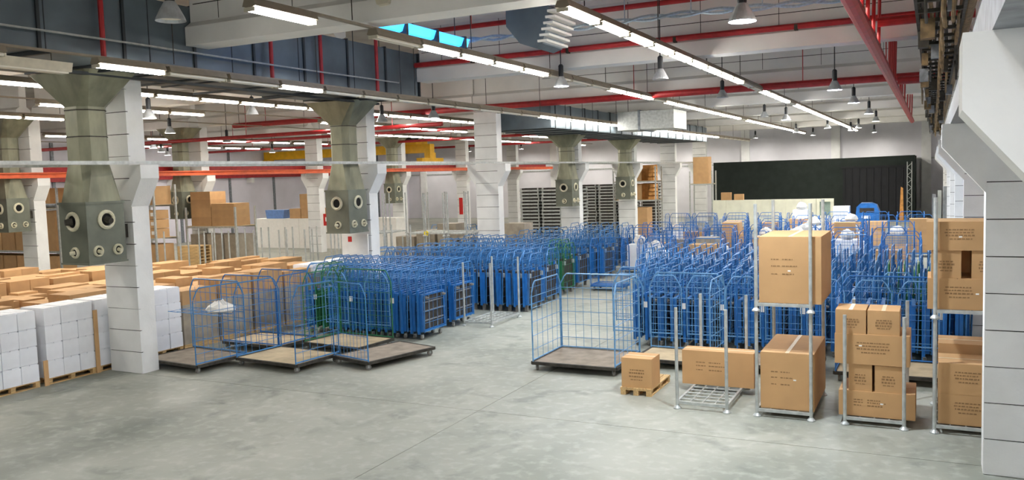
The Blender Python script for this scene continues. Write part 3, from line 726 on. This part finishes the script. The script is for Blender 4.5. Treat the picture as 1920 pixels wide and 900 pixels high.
def cage_row(x0, x1, y, pitch, label, detailed=True, gates=0, skew=0, green=()):
    n = int(round((x1-x0)/pitch))
    for i in range(n+1):
        x = x0+i*pitch+R.uniform(-.02, .02); yy = y+skew*(x-x0)+R.uniform(-.04, .04); rz = R.uniform(-.03, .03)
        col = 'green_paint' if i in green else 'blue'
        lab = f"{nth(i+1)} {'green' if i in green else 'blue'} folded cage from left, {label}"
        if detailed:
            k = (col, bool(gates and i % gates == 1))
            if k not in used:
                used.add(k); o = proto[k]; o.location = (x, yy, 0); o.rotation_euler = (0, 0, rz); o['label'] = lab; o['group'] = 'folded cages, '+label
            else: clone(proto[k], (x, yy, 0), rz, lab, 'folded cages, '+label, trees[k])
        else:
            tag(put('folded_roll_cage', JM[col], None, (x, yy, 0), rz), lab, 'roll cage', 'folded cages, '+label)
# right of the aisle: rows one behind the other
cage_row(-6.45, .35, 19.9, .3, 'front row right of the aisle', True, 3)
cage_row(-6.9, .5, 21.35, .3, 'second row right of the aisle', True, 3, green=(20, 21, 22))
cage_row(-7.3, .5, 22.85, .32, 'third row right of the aisle', False)
cage_row(-7.6, .5, 24.4, .34, 'fourth row right of the aisle', False)
cage_row(-8.2, .5, 26.0, .36, 'fifth row right of the aisle', False)
# left of the aisle
cage_row(-15.6, -12.0, 18.85, .26, 'front nested row left of the aisle', True, 5, green=(1, 2))
cage_row(-16.6, -12.2, 20.75, .28, 'second nested row left of the aisle', True, 6)
cage_row(-16.9, -11.2, 23.6, .3, 'third nested row left of the aisle', False)
cage_row(-16.2, -11.4, 25.3, .3, 'fourth nested row left of the aisle', False)
cage_row(-16.4, -11.5, 27.2, .32, 'fifth nested row left of the aisle', False, green=(14, 15))
cage_row(-15.4, -11.9, 31.9, .4, 'seventh nested row left of the aisle', False)
cage_row(-15.0, -12.6, 36.5, .5, 'ninth nested row left of the aisle', False)
cage_row(-22.0, -17.6, 35.6, .5, 'row beyond the silver racks', False)
cage_row(-15.2, -12.2, 33.6, .42, 'eighth nested row left of the aisle', False)
cage_row(-16.4, -11.6, 29.0, .36, 'sixth nested row left of the aisle', False)
for k, o in proto.items():
    if k not in used:
        for c, s in trees[k]:
            for g in s: bpy.data.objects.remove(g)
            bpy.data.objects.remove(c)
        bpy.data.objects.remove(o)
# silver rack end standing at the aisle edge before the second row
stillage(-11.86, 20.5, 0, 'silver stacking rack at the end of the left nested rows')

# wire cages filled with goods, behind the folded rows
FC = None
def fill_cage_meshes():
    W, D = 1.2, .8
    base = MB().box(-W/2, W/2, -D/2, D/2, .15, .19, 'blue')
    for s in (-1, 1): base.box(s*W/2-.02, s*W/2+.02, -D/2, D/2, .13, .2, 'blue')
    sd = frame_mb(D, 1.85, 'blue', nv=5); ln = frame_mb(W, 1.85, 'blue', nv=7, axis='x')
    return base.mesh('base'), sd.mesh('side_frame'), ln.mesh('long_frame')
FCM = fill_cage_meshes()
sack_me = []
for q in range(3):
    rs = random.Random(q); b = MB(); prof = [(.02, 0), (.22, .03), (.28, .13), (.24, .25), (.16, .33), (.05, .37)]
    b.lathe(prof, (0, 0, 0), 'sack', 12)
    b.v = [(a*(1+rs.uniform(-.14, .14)), c*(1+rs.uniform(-.14, .14)), z*(1+rs.uniform(-.08, .08))) for a, c, z in b.v]; sack_me.append(b.mesh('sack'))
rc = random.Random(11)
caster_full = MB().box(-.03, .03, -.035, .035, .1, .14, 'zinc').lathe([(.062, -.022), (.066, -.012), (.066, .012), (.062, .022)], (0, 0, .066), 'rubber', 10, (1, 0, 0)).mesh('caster')
def filled_cage(x, y, what, rz, i, j):
    where = f'{nth(j)} wire cage of the {nth(i)} row behind the folded cages'
    t = thing('wire_roll_cage', f'{nth(j)} upright blue wire cage from the left, {nth(i)} row behind the folded cages', 'roll cage', (x, y, 0), rz, f'upright wire cages, {nth(i)} row')
    put('base', FCM[0], t)
    for s in (-1, 1): put('side_frame', FCM[1], t, (s*.58, 0, 0))
    put('long_frame', FCM[2], t, (0, .38, 0))
    for sx in (-1, 1):
        for sy in (-1, 1): put('caster', caster_full, t, (sx*.5, sy*.32, 0))
    z = .19
    if what == 'none': return
    n = rc.randint(2, 4)
    for i_ in range(n):
        hgt = rc.uniform(.28, .5); m = {'brown': 'cardboard', 'white': 'white_carton', 'mix': rc.choice(['cardboard', 'white_carton', 'grey_wrap'])}.get(what, 'cardboard')
        w_ = rc.uniform(.7, 1.05); d_ = rc.uniform(.5, .68)
        nm = {'cardboard': 'brown', 'white_carton': 'white', 'grey_wrap': 'grey'}[m]
        carton(x+rc.uniform(-.04, .04), y+rc.uniform(-.03, .0), z, w_, d_, hgt, f"{('lowest', 'second', 'third', 'fourth')[i_]} carton, {nm}, in the {where}", f'cartons in the wire cages, {nth(i)} row', rz, m, 'goods_box', 'box'); z += hgt+.003
    if what in ('mix', 'white') and rc.random() < .8:
        tag(put('sack', rc.choice(sack_me), None, (x+rc.uniform(-.15, .15), y, z), rc.uniform(0, 3)), f'pale filled bag in the {where}', 'bag', 'filled bags in the wire cages')
for i, y in enumerate((28.3, 30.0, 31.8, 33.6, 35.4, 37.4, 39.6, 42, 45)):
    x = -10.3-(y-28)*.12+rc.uniform(-.2, .2); j = 0
    while x < 0:
        if rc.random() < .86: j += 1; filled_cage(x, y+rc.uniform(-.15, .15), rc.choice(['mix', 'white', 'brown', 'none', 'none', 'mix']), rc.uniform(-.06, .06), i+1, j)
        x += 1.45+rc.uniform(0, .35)

# ------------------------------------------------------------------ left: white wrapped pallets
wn = ('at the left picture edge', 'second along the left edge', 'just left of the nearest column', 'just right of the nearest column')
for i, y0 in enumerate((10.15, 11.52, 12.76, 14.02)):
    pallet(-17.5, y0+.6, 1.18, .8, math.pi/2, f'wooden pallet under the white carton block {wn[i]}')
    for b_ in range(3):
        for c in range(4):
            lab = f"white carton, {('lowest', 'second', 'third', 'top')[c]} layer, {('near', 'middle', 'far')[b_]} column, in the block {wn[i]}"
            carton(-17.5+R.uniform(-.008, .008), y0+.2+b_*.395+R.uniform(-.004, .004), .14+c*.3825, .79+R.uniform(-.01, .01), .383, .376, lab, f'white cartons {wn[i]}', 0, 'white_carton', 'white_box', 'box')
    f = MB().box(-17.912, -17.088, y0-.002, y0+1.192, .16, 1.678, 'film'); f.f = [q for n, q in enumerate(f.f) if n not in (0, 1)]; f.mi = f.mi[:4]
    tag(put('stretch_film', f), f'clear stretch film around the white carton block {wn[i]}', 'film')
for y, z1, n in ((11.47, .55, 'left'), (12.735, 1.45, 'right')):
    tag(put('edge_board', MB().box(-17.085, -17.06, y-.05, y+.05, .0, z1, 'cardboard')), f"brown cardboard edge strip {'at the near' if n == 'left' else 'at the far'} corner of the second white block", 'edge strip')

# brown carton pallets
rb = random.Random(21)
def brown_pallet(x, y, row, n, wrap='cardboard'):
    on = f'on {nth(n)} pallet {row}'
    pallet(x, y, 1.18, .8, math.pi/2, f'{nth(n)} wooden pallet {row}', f'pallets {row}', False)
    hb = 1.02
    carton(x, y, .14, .78, 1.16, hb, f"tall {'wrapped' if wrap != 'cardboard' else 'brown'} carton {on}", f'tall cartons {row}', 0, wrap, 'bulk_box', 'box')
    z = .14+hb; lay = rb.choice(['4', '4', '2y', '2x', '3'])
    h1 = rb.choice([.3, .36, .42, .5, .55]); g = f'cartons {row}'
    nf, lr = ('near', 'far'), ('left', 'right')
    if lay == '4':
        for a in (0, 1):
            for b_ in (0, 1): carton(x+(a*2-1)*.196+rb.uniform(-.01, .01), y+(b_*2-1)*.293, z, .385, .575, h1-(.06 if rb.random() < .25 else 0), f'{nf[b_]} {lr[a]} small carton {on}', g)
    elif lay == '2y':
        for b_ in (0, 1): carton(x+rb.uniform(-.01, .01), y+(b_*2-1)*.293, z, .77, .575, h1-(.12 if rb.random() < .3 else 0), f'{nf[b_]} wide carton {on}', g)
    elif lay == '2x':
        for a in (0, 1): carton(x+(a*2-1)*.196, y, z, .385, 1.16, h1, f'{lr[a]} long carton {on}', g)
    else:
        carton(x, y-.293, z, .77, .575, h1, f'wide near carton {on}', g)
        for a in (0, 1): carton(x+(a*2-1)*.196, y+.293, z, .385, .575, h1, f'far {lr[a]} small carton {on}', g)
rows = ['of '+q+' row behind white blocks' for q in ('first', 'second', 'third', 'fourth', 'fifth', 'sixth', 'seventh', 'eighth')]
for i in range(8):
    x = -18.62-1.12*i; y = max(.585*abs(x)-.6, 10.4); y += (i % 3)*.2; n = 0
    while y < 21.6-(.35*i if i > 3 else 0):
        n += 1; brown_pallet(x, y+.6, rows[i], n); y += 1.27
for i, y in enumerate((15.55, 16.82, 18.1, 19.36)):
    brown_pallet(-17.5, y+.3, 'in line with the white blocks', i+1, 'grey_wrap')
for i, (x, y) in enumerate(((-17.45, 20.9), (-17.4, 22.3))):
    pallet(x, y, 1.18, .8, math.pi/2, f'pallet under the white topped stack {("nearer", "farther")[i]} to the camera', None, False)
    carton(x, y, .14, .78, 1.16, 1.25, f'grey wrapped stack {("nearer", "farther")[i]} to the camera behind the blue cages', None, 0, 'grey_wrap')
    carton(x, y, 1.39, .8, 1.18, .26, f'white covered carton on the {("nearer", "farther")[i]} grey wrapped stack', None, 0, 'white_carton')

# ------------------------------------------------------------------ left background
def rack_shelf(x, y, L, D, levels, label, rz=0, m='zinc'):
    t = thing('shelf_rack', label, 'rack', (x, y, 0), rz)
    for sx in (-1, 1):
        for sy in (-1, 1): put('upright', MB().box(sx*L/2-.04, sx*L/2+.04, sy*D/2-.04, sy*D/2+.04, 0, levels[-1]+.9, m), t)
    for z in levels:
        for sy in (-1, 1): put('shelf_beam', MB().box(-L/2, L/2, sy*D/2-.03, sy*D/2+.03, z-.1, z-.02, m), t)
        put('shelf_board', MB().box(-L/2, L/2, -D/2, D/2, z-.02, z, 'plywood'), t)
    return t
# big carton stack on a shelf right of the second far column
rack_shelf(-30.9, 30.2, 3.2, 1.3, [2.25], 'pallet rack holding the big carton stack beside the far left column', 0)
for (x0, x1, h0, hts) in ((-32.3, -31.0, 2.25, (.42, .42, .42, .38)), (-30.95, -29.5, 2.25, (.38, .38, .3))):
    z = h0
    for q, hh in enumerate(hts):
        carton((x0+x1)/2, 30.2, z, x1-x0, 1.0, hh, f"{nth(q+1)} carton from the bottom in the {'taller' if x0 < -31.5 else 'lower'} pile by the far left column", f"cartons in the {'taller' if x0 < -31.5 else 'lower'} rack pile"); z += hh
for i in range(3):
    pallet(-32.0+i*1.1, 30.2, .9, .9, 0, f'{nth(i+1)} pallet from the left under the big carton stack shelf', 'pallets below the rack', False)
    carton(-32.0+i*1.1, 30.2, .14, .92, .95, 1.7, f'{nth(i+1)} grey wrapped load from the left under the big carton stack shelf', 'wrapped goods below the rack', 0, 'grey_wrap', 'wrapped_pallet_load', 'goods')
# carton pile with white labels
rack_shelf(-32.05, 27.2, 1.7, 1.2, [1.9, 3.4], 'rack with white labelled cartons left of the far column', 0)
for a in range(3):
    for c in range(3):
        o = carton(-32.56+a*.51, 27.1, 1.904+c*.42, .48, .7, .4, f'white labelled carton, {nth(a+1)} from left, {nth(c+1)} layer, on the rack left of the far column', 'white labelled cartons')
        put('label', MB().box(-.1, .08, -.354, -.35, .14, .3, 'label'), o)
for a in range(2): carton(-32.45+a*.78, 27.2, 3.404, .74, .9, .75+.08*a, f'{nth(a+1)} brown carton from the left above the white labelled cartons', 'cartons on the upper rack level')
for a in range(2): carton(-32.45+a*.78, 27.2, 0, .74, .9, 1.6, f'{nth(a+1)} tall carton from the left at floor level under the labelled cartons', 'cartons under the labelled ones')
# long rack at the left edge with tall boards
rack_shelf(-40, 25.5, 9.5, 1.4, [1.45, 3.4], 'long rack with tall brown cartons at the left picture edge', 0)
for a in range(9):
    carton(-44+a*1.0, 25.3, 1.45, .92, .95, 1.66+.08*(a % 3), f'{nth(a+1)} tall carton from the left on the middle level of the long left rack', 'tall cartons on the long left rack')
    carton(-44+a*1.0, 25.3, .0, .9, .95, 1.2, f'{nth(a+1)} carton from the left at floor level of the long left rack', 'floor cartons of the long left rack')
for a in range(6):
    tag(put('metal_roll', MB().path([(-43.6+a*1.4, 25.0, 3.5), (-42.6+a*1.4, 25.0, 3.5)], .1, 'zinc_dark', 10)), f'{nth(a+1)} grey metal roll from the left on top of the long left rack', 'roll', 'metal rolls on the long left rack')
for a in range(4): carton(-43.2+a*2.0, 25.7, 3.4, 1.5, .8, .8+.1*(a % 2), f'{nth(a+1)} wide carton from the left on top of the long left rack', 'wide cartons on the long left rack')
# pallet stack
for k in range(11):
    pal = pallet(-29.3, 27.0, 1.1, .9, .1, f'{nth(k+1)} empty pallet from the floor in the stack behind the brown cartons', 'stacked empty pallets', False); pal.location.z = k*.142
# silver nested racks in the left background
for i in range(9):
    sr = stillage(-27+i*1.02, 23.4+.25*i, 0, f'{nth(i+1)} silver stacking rack from the left behind the brown cartons', 'silver racks behind the brown cartons'); sr.scale.z = 1.36
for i in range(6):
    stillage(-22.9+i*1.02, 29.6+.1*(i % 2), 0, f'{nth(i+1)} lower silver rack from the left behind the left nested cages', 'silver racks behind the left nested cages')
    if i != 2: stillage(-22.9+i*1.02, 29.6+.1*(i % 2), 1.8, f'{nth(i+1)} upper silver rack from the left behind the left nested cages', 'stacked silver racks behind the left nested cages')
for i in range(6):
    carton(-22.2+i*1.15, 33.5, 0, 1.0, .9, 1.5+.3*(i % 3), f'{nth(i+1)} grey wrapped load from the left behind the silver racks', 'wrapped loads behind the silver racks', 0, 'grey_wrap', 'wrapped_load', 'goods')
tag(put('yellow_sign', MB().lathe([(.11, 0), (.11, .02)], (-18.8, 29.6, 1.93), 'tag_yellow', 12, (0, -1, 0))), 'round yellow tag on the silver racks', 'tag')
# white partition with goods
pw = thing('partition', 'low white partition behind the silver racks in the left bay', 'partition', (0, 42, 0))
for i in range(9): put('panel', MB().box(-40+i*1.25, -38.77+i*1.25, 0, .9, 0, 1.85, 'label'), pw)
put('rim', MB().box(-40, -28.8, -.02, .92, 1.85, 1.9, 'label'), pw)
for i in range(6): carton(-36.6+i*.95, 42.45, 1.9, .9, .7, .62+.04*(i % 2), f'{nth(i+1)} brown carton from the left on the white partition', 'cartons on the white partition')
carton(-35.6, 42.5, 2.55, 1.3, .6, .9, 'pinkish carton on top of the row on the white partition', None)
tag(put('blue_bin', MB().prism([(-.7, 0), (.7, 0), (.8, .55), (-.8, .55)], 'y', -.35, .35, 'crate_blue').mesh('blue_bin'), None, (-38.3, 42.45, 1.906)), 'light blue plastic bin on the white partition', 'bin')
tag(put('fire_hydrant_box', MB().box(-32.3, -31.8, 39.6, 39.72, 1.6, 2.3, 'red_box').box(-32.15, -31.95, 39.59, 39.6, 1.85, 2.1, 'label')), 'red fire extinguisher cabinet on the column beside the partition', 'cabinet')
tag(put('fire_sign', MB().box(-33.2, -32.9, 57.2, 57.34, 1.3, 2.6, 'red_box')), 'red fire equipment box on the distant left column', 'cabinet')
nb = thing('notice_panel', 'white panel with red mark below the second drop duct', 'panel', (-17.05, 21.82, 0))
put('board', MB().box(0, 1.02, -.05, 0, 1.55, 2.5, 'label'), nb); put('red_mark', MB().box(.25, .4, -.056, -.05, 2.25, 2.42, 'red_box'), nb)

# tall stacks of wire frames behind the middle columns
tray = MB()
for s in (-1, 1): tray.box(-.6, .6, s*.4-.03, s*.4+.03, 0, .1, 'zinc'); tray.box(s*.6-.03, s*.6+.03, -.4, .4, 0, .1, 'zinc')
tray.box(-.52, .52, -.32, .32, .02, .198, 'board')  # black core stands in for shade in the gaps between trays
for sx in (-1, 1):
    for sy in (-1, 1): tray.box(sx*.57-.03, sx*.57+.03, sy*.37-.03, sy*.37+.03, .1, .2, 'zinc')
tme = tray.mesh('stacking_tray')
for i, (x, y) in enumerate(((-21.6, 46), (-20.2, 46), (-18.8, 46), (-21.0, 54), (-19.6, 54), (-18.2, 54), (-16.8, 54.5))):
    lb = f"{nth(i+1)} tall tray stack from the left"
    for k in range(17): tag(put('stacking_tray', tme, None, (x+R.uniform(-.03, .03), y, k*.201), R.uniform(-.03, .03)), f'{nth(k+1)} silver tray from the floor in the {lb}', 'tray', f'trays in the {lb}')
# wooden crates on a rack between far columns
rack_shelf(-17.1, 52.5, 2.8, 1.4, [2.4, 3.6], 'rack with wooden crates between two far columns', 0)
for k, z in enumerate((2.4, 3.6)):
    cb = thing('wooden_crate', f"orange wooden crate on the {'lower' if k == 0 else 'upper'} level between two far columns", 'crate', (-17.1, 52.4, z+.006))
    for s in (-1, 1):
        for q in range(4): put('slat', MB().box(s*1.05-.18+q*.04, s*1.05+.18, s*0-.45, .45, .02+q*.25, .2+q*.25, 'crate_wood'), cb)
    put('back_panel', MB().box(-1.2, 1.2, .4, .5, 0, 1.0, 'crate_wood'), cb); put('front_panel', MB().box(-.45, .45, -.5, -.44, 0, .95, 'cardboard'), cb)
    put('bottom', MB().box(-1.2, 1.2, -.5, .5, 0, .02, 'crate_wood'), cb)
carton(-17.1, 52.4, 0, 1.6, 1.1, 1.9, 'beige carton standing under the wooden crates', None)
rack_shelf(-14.9, 60.8, 1.6, 1.2, [3.2], 'narrow rack with one dark carton high up beside the sixth column', 0)
carton(-14.9, 60.7, 3.2, 1.1, .9, 1.9, 'tall brown carton high on the narrow rack beside the sixth column', None)
# cream partition with window, black booth
pw = thing('booth_partition', 'pale cream partition in front of the black booth', 'partition', (0, 61, 0))
for i in range(7): put('panel', MB().box(-14.3+i*1.02, -13.29+i*1.02, 0, .3, 0, 1.95, 'cream'), pw)
put('panel', MB().box(-7.15, -6.05, 0, .3, 0, .8, 'cream'), pw); fr = put('window_frame', MB().box(-7.15, -6.95, 0, .3, .8, 1.95, 'cream').box(-6.25, -6.05, 0, .3, .8, 1.95, 'cream').box(-6.95, -6.25, 0, .3, 1.75, 1.95, 'cream'), pw)
put('pane', MB().box(-6.95, -6.25, .12, .15, .8, 1.75, 'glass'), fr)
carton(-13.3, 61.15, 1.95, .7, .3, .55, 'small yellow brown carton, taller of two on the cream partition', None)
carton(-12.4, 61.15, 1.95, .65, .3, .42, 'small yellow brown carton, lower of two on the cream partition', None)
bb = thing('black_booth', 'large black cloth covered booth in front of the far wall', 'booth', (0, 0, 0))
put('front_cloth', MB().prism([(-16.0, 0), (-1.2, 0), (-1.2, 4.78), (-6, 4.72), (-16.0, 4.72)], 'y', 68.9, 69, 'black_cloth'), bb)
put('side_cloth', MB().box(-1.3, -1.2, 69, 75.3, 0, 4.75, 'black_cloth'), bb); put('side_cloth', MB().box(-16, -15.9, 69, 75.3, 0, 4.7, 'black_cloth'), bb)
put('top_cloth', MB().box(-16, -1.2, 69, 75.3, 4.66, 4.72, 'black_cloth'), bb)
dr = put('shutter', MB().box(-6.15, -1.75, 68.82, 68.9, 0, 3.95, 'black_shutter'), bb)
for i in range(9): put('curtain_fold', MB().path([(-6.0+i*.5, 68.82, .02), (-6.0+i*.5, 68.82, 3.9)], .05, 'black_shutter', 6), dr)
put('shutter_rail', MB().box(-6.3, -1.65, 68.78, 68.9, 3.95, 4.08, 'black_shutter'), bb)
tr = thing('truss_tower', 'silver lattice tower at the right end of the black booth', 'tower', (-1.55, 68.4, 0))
for sx in (-1, 1):
    for sy in (-1, 1): put('chord', MB().path([(sx*.15, sy*.15, 0), (sx*.15, sy*.15, 4.3)], .03, 'zinc', 6), tr)
b = MB()
for k in range(14):
    s = 1 if k % 2 else -1; b.path([(-s*.15, -.15, k*.3), (s*.15, -.15, k*.3+.3)], .018, 'zinc', 5); b.path([(-.15, -s*.15, k*.3), (-.15, s*.15, k*.3+.3)], .018, 'zinc', 5)
put('lattice', b, tr)
tag(put('wood_board', MB().prism([(-2.2, 0), (-1.9, 0), (-1.95, 2.4), (-2.1, 2.5)], 'y', 67.5, 67.6, 'crate_wood')), 'upright wooden board leaning by the lattice tower', 'board')
# big blue machine hood in the far right cage field
mh = thing('blue_hood', 'blue plastic hood standing high in the far cage field', 'bin', (-3.05, 47.6, 0))
put('body', MB().prism([(-.55, 0), (.55, 0), (.58, 1.75), (.45, 2.1), (.2, 2.2), (-.3, 2.2), (-.5, 2.0), (-.55, 1.5)], 'y', -.5, .5, 'blue'), mh)
put('opening', MB().box(-.35, .35, -.52, -.5, 1.72, 1.95, 'board'), mh); put('label', MB().box(-.25, .15, -.53, -.5, 1.4, 1.55, 'label'), mh)
carton(-4.3, 47.5, 0, .8, .7, 2.05, 'tall white carton left of the blue hood in the far cage field', None, 0, 'white_carton')
# upright boards by the right wall
for i in range(3):
    tag(put('upright_board', MB().box(-.02+i*.13, .07+i*.13, 25.04+i*.12, 25.13+i*.12, 0, 3.35+.1*i, 'cream' if i % 2 else 'zinc')), f"{('grey', 'cream', 'light grey')[i]} upright panel leaning behind the upper rack by the right wall", 'panel')
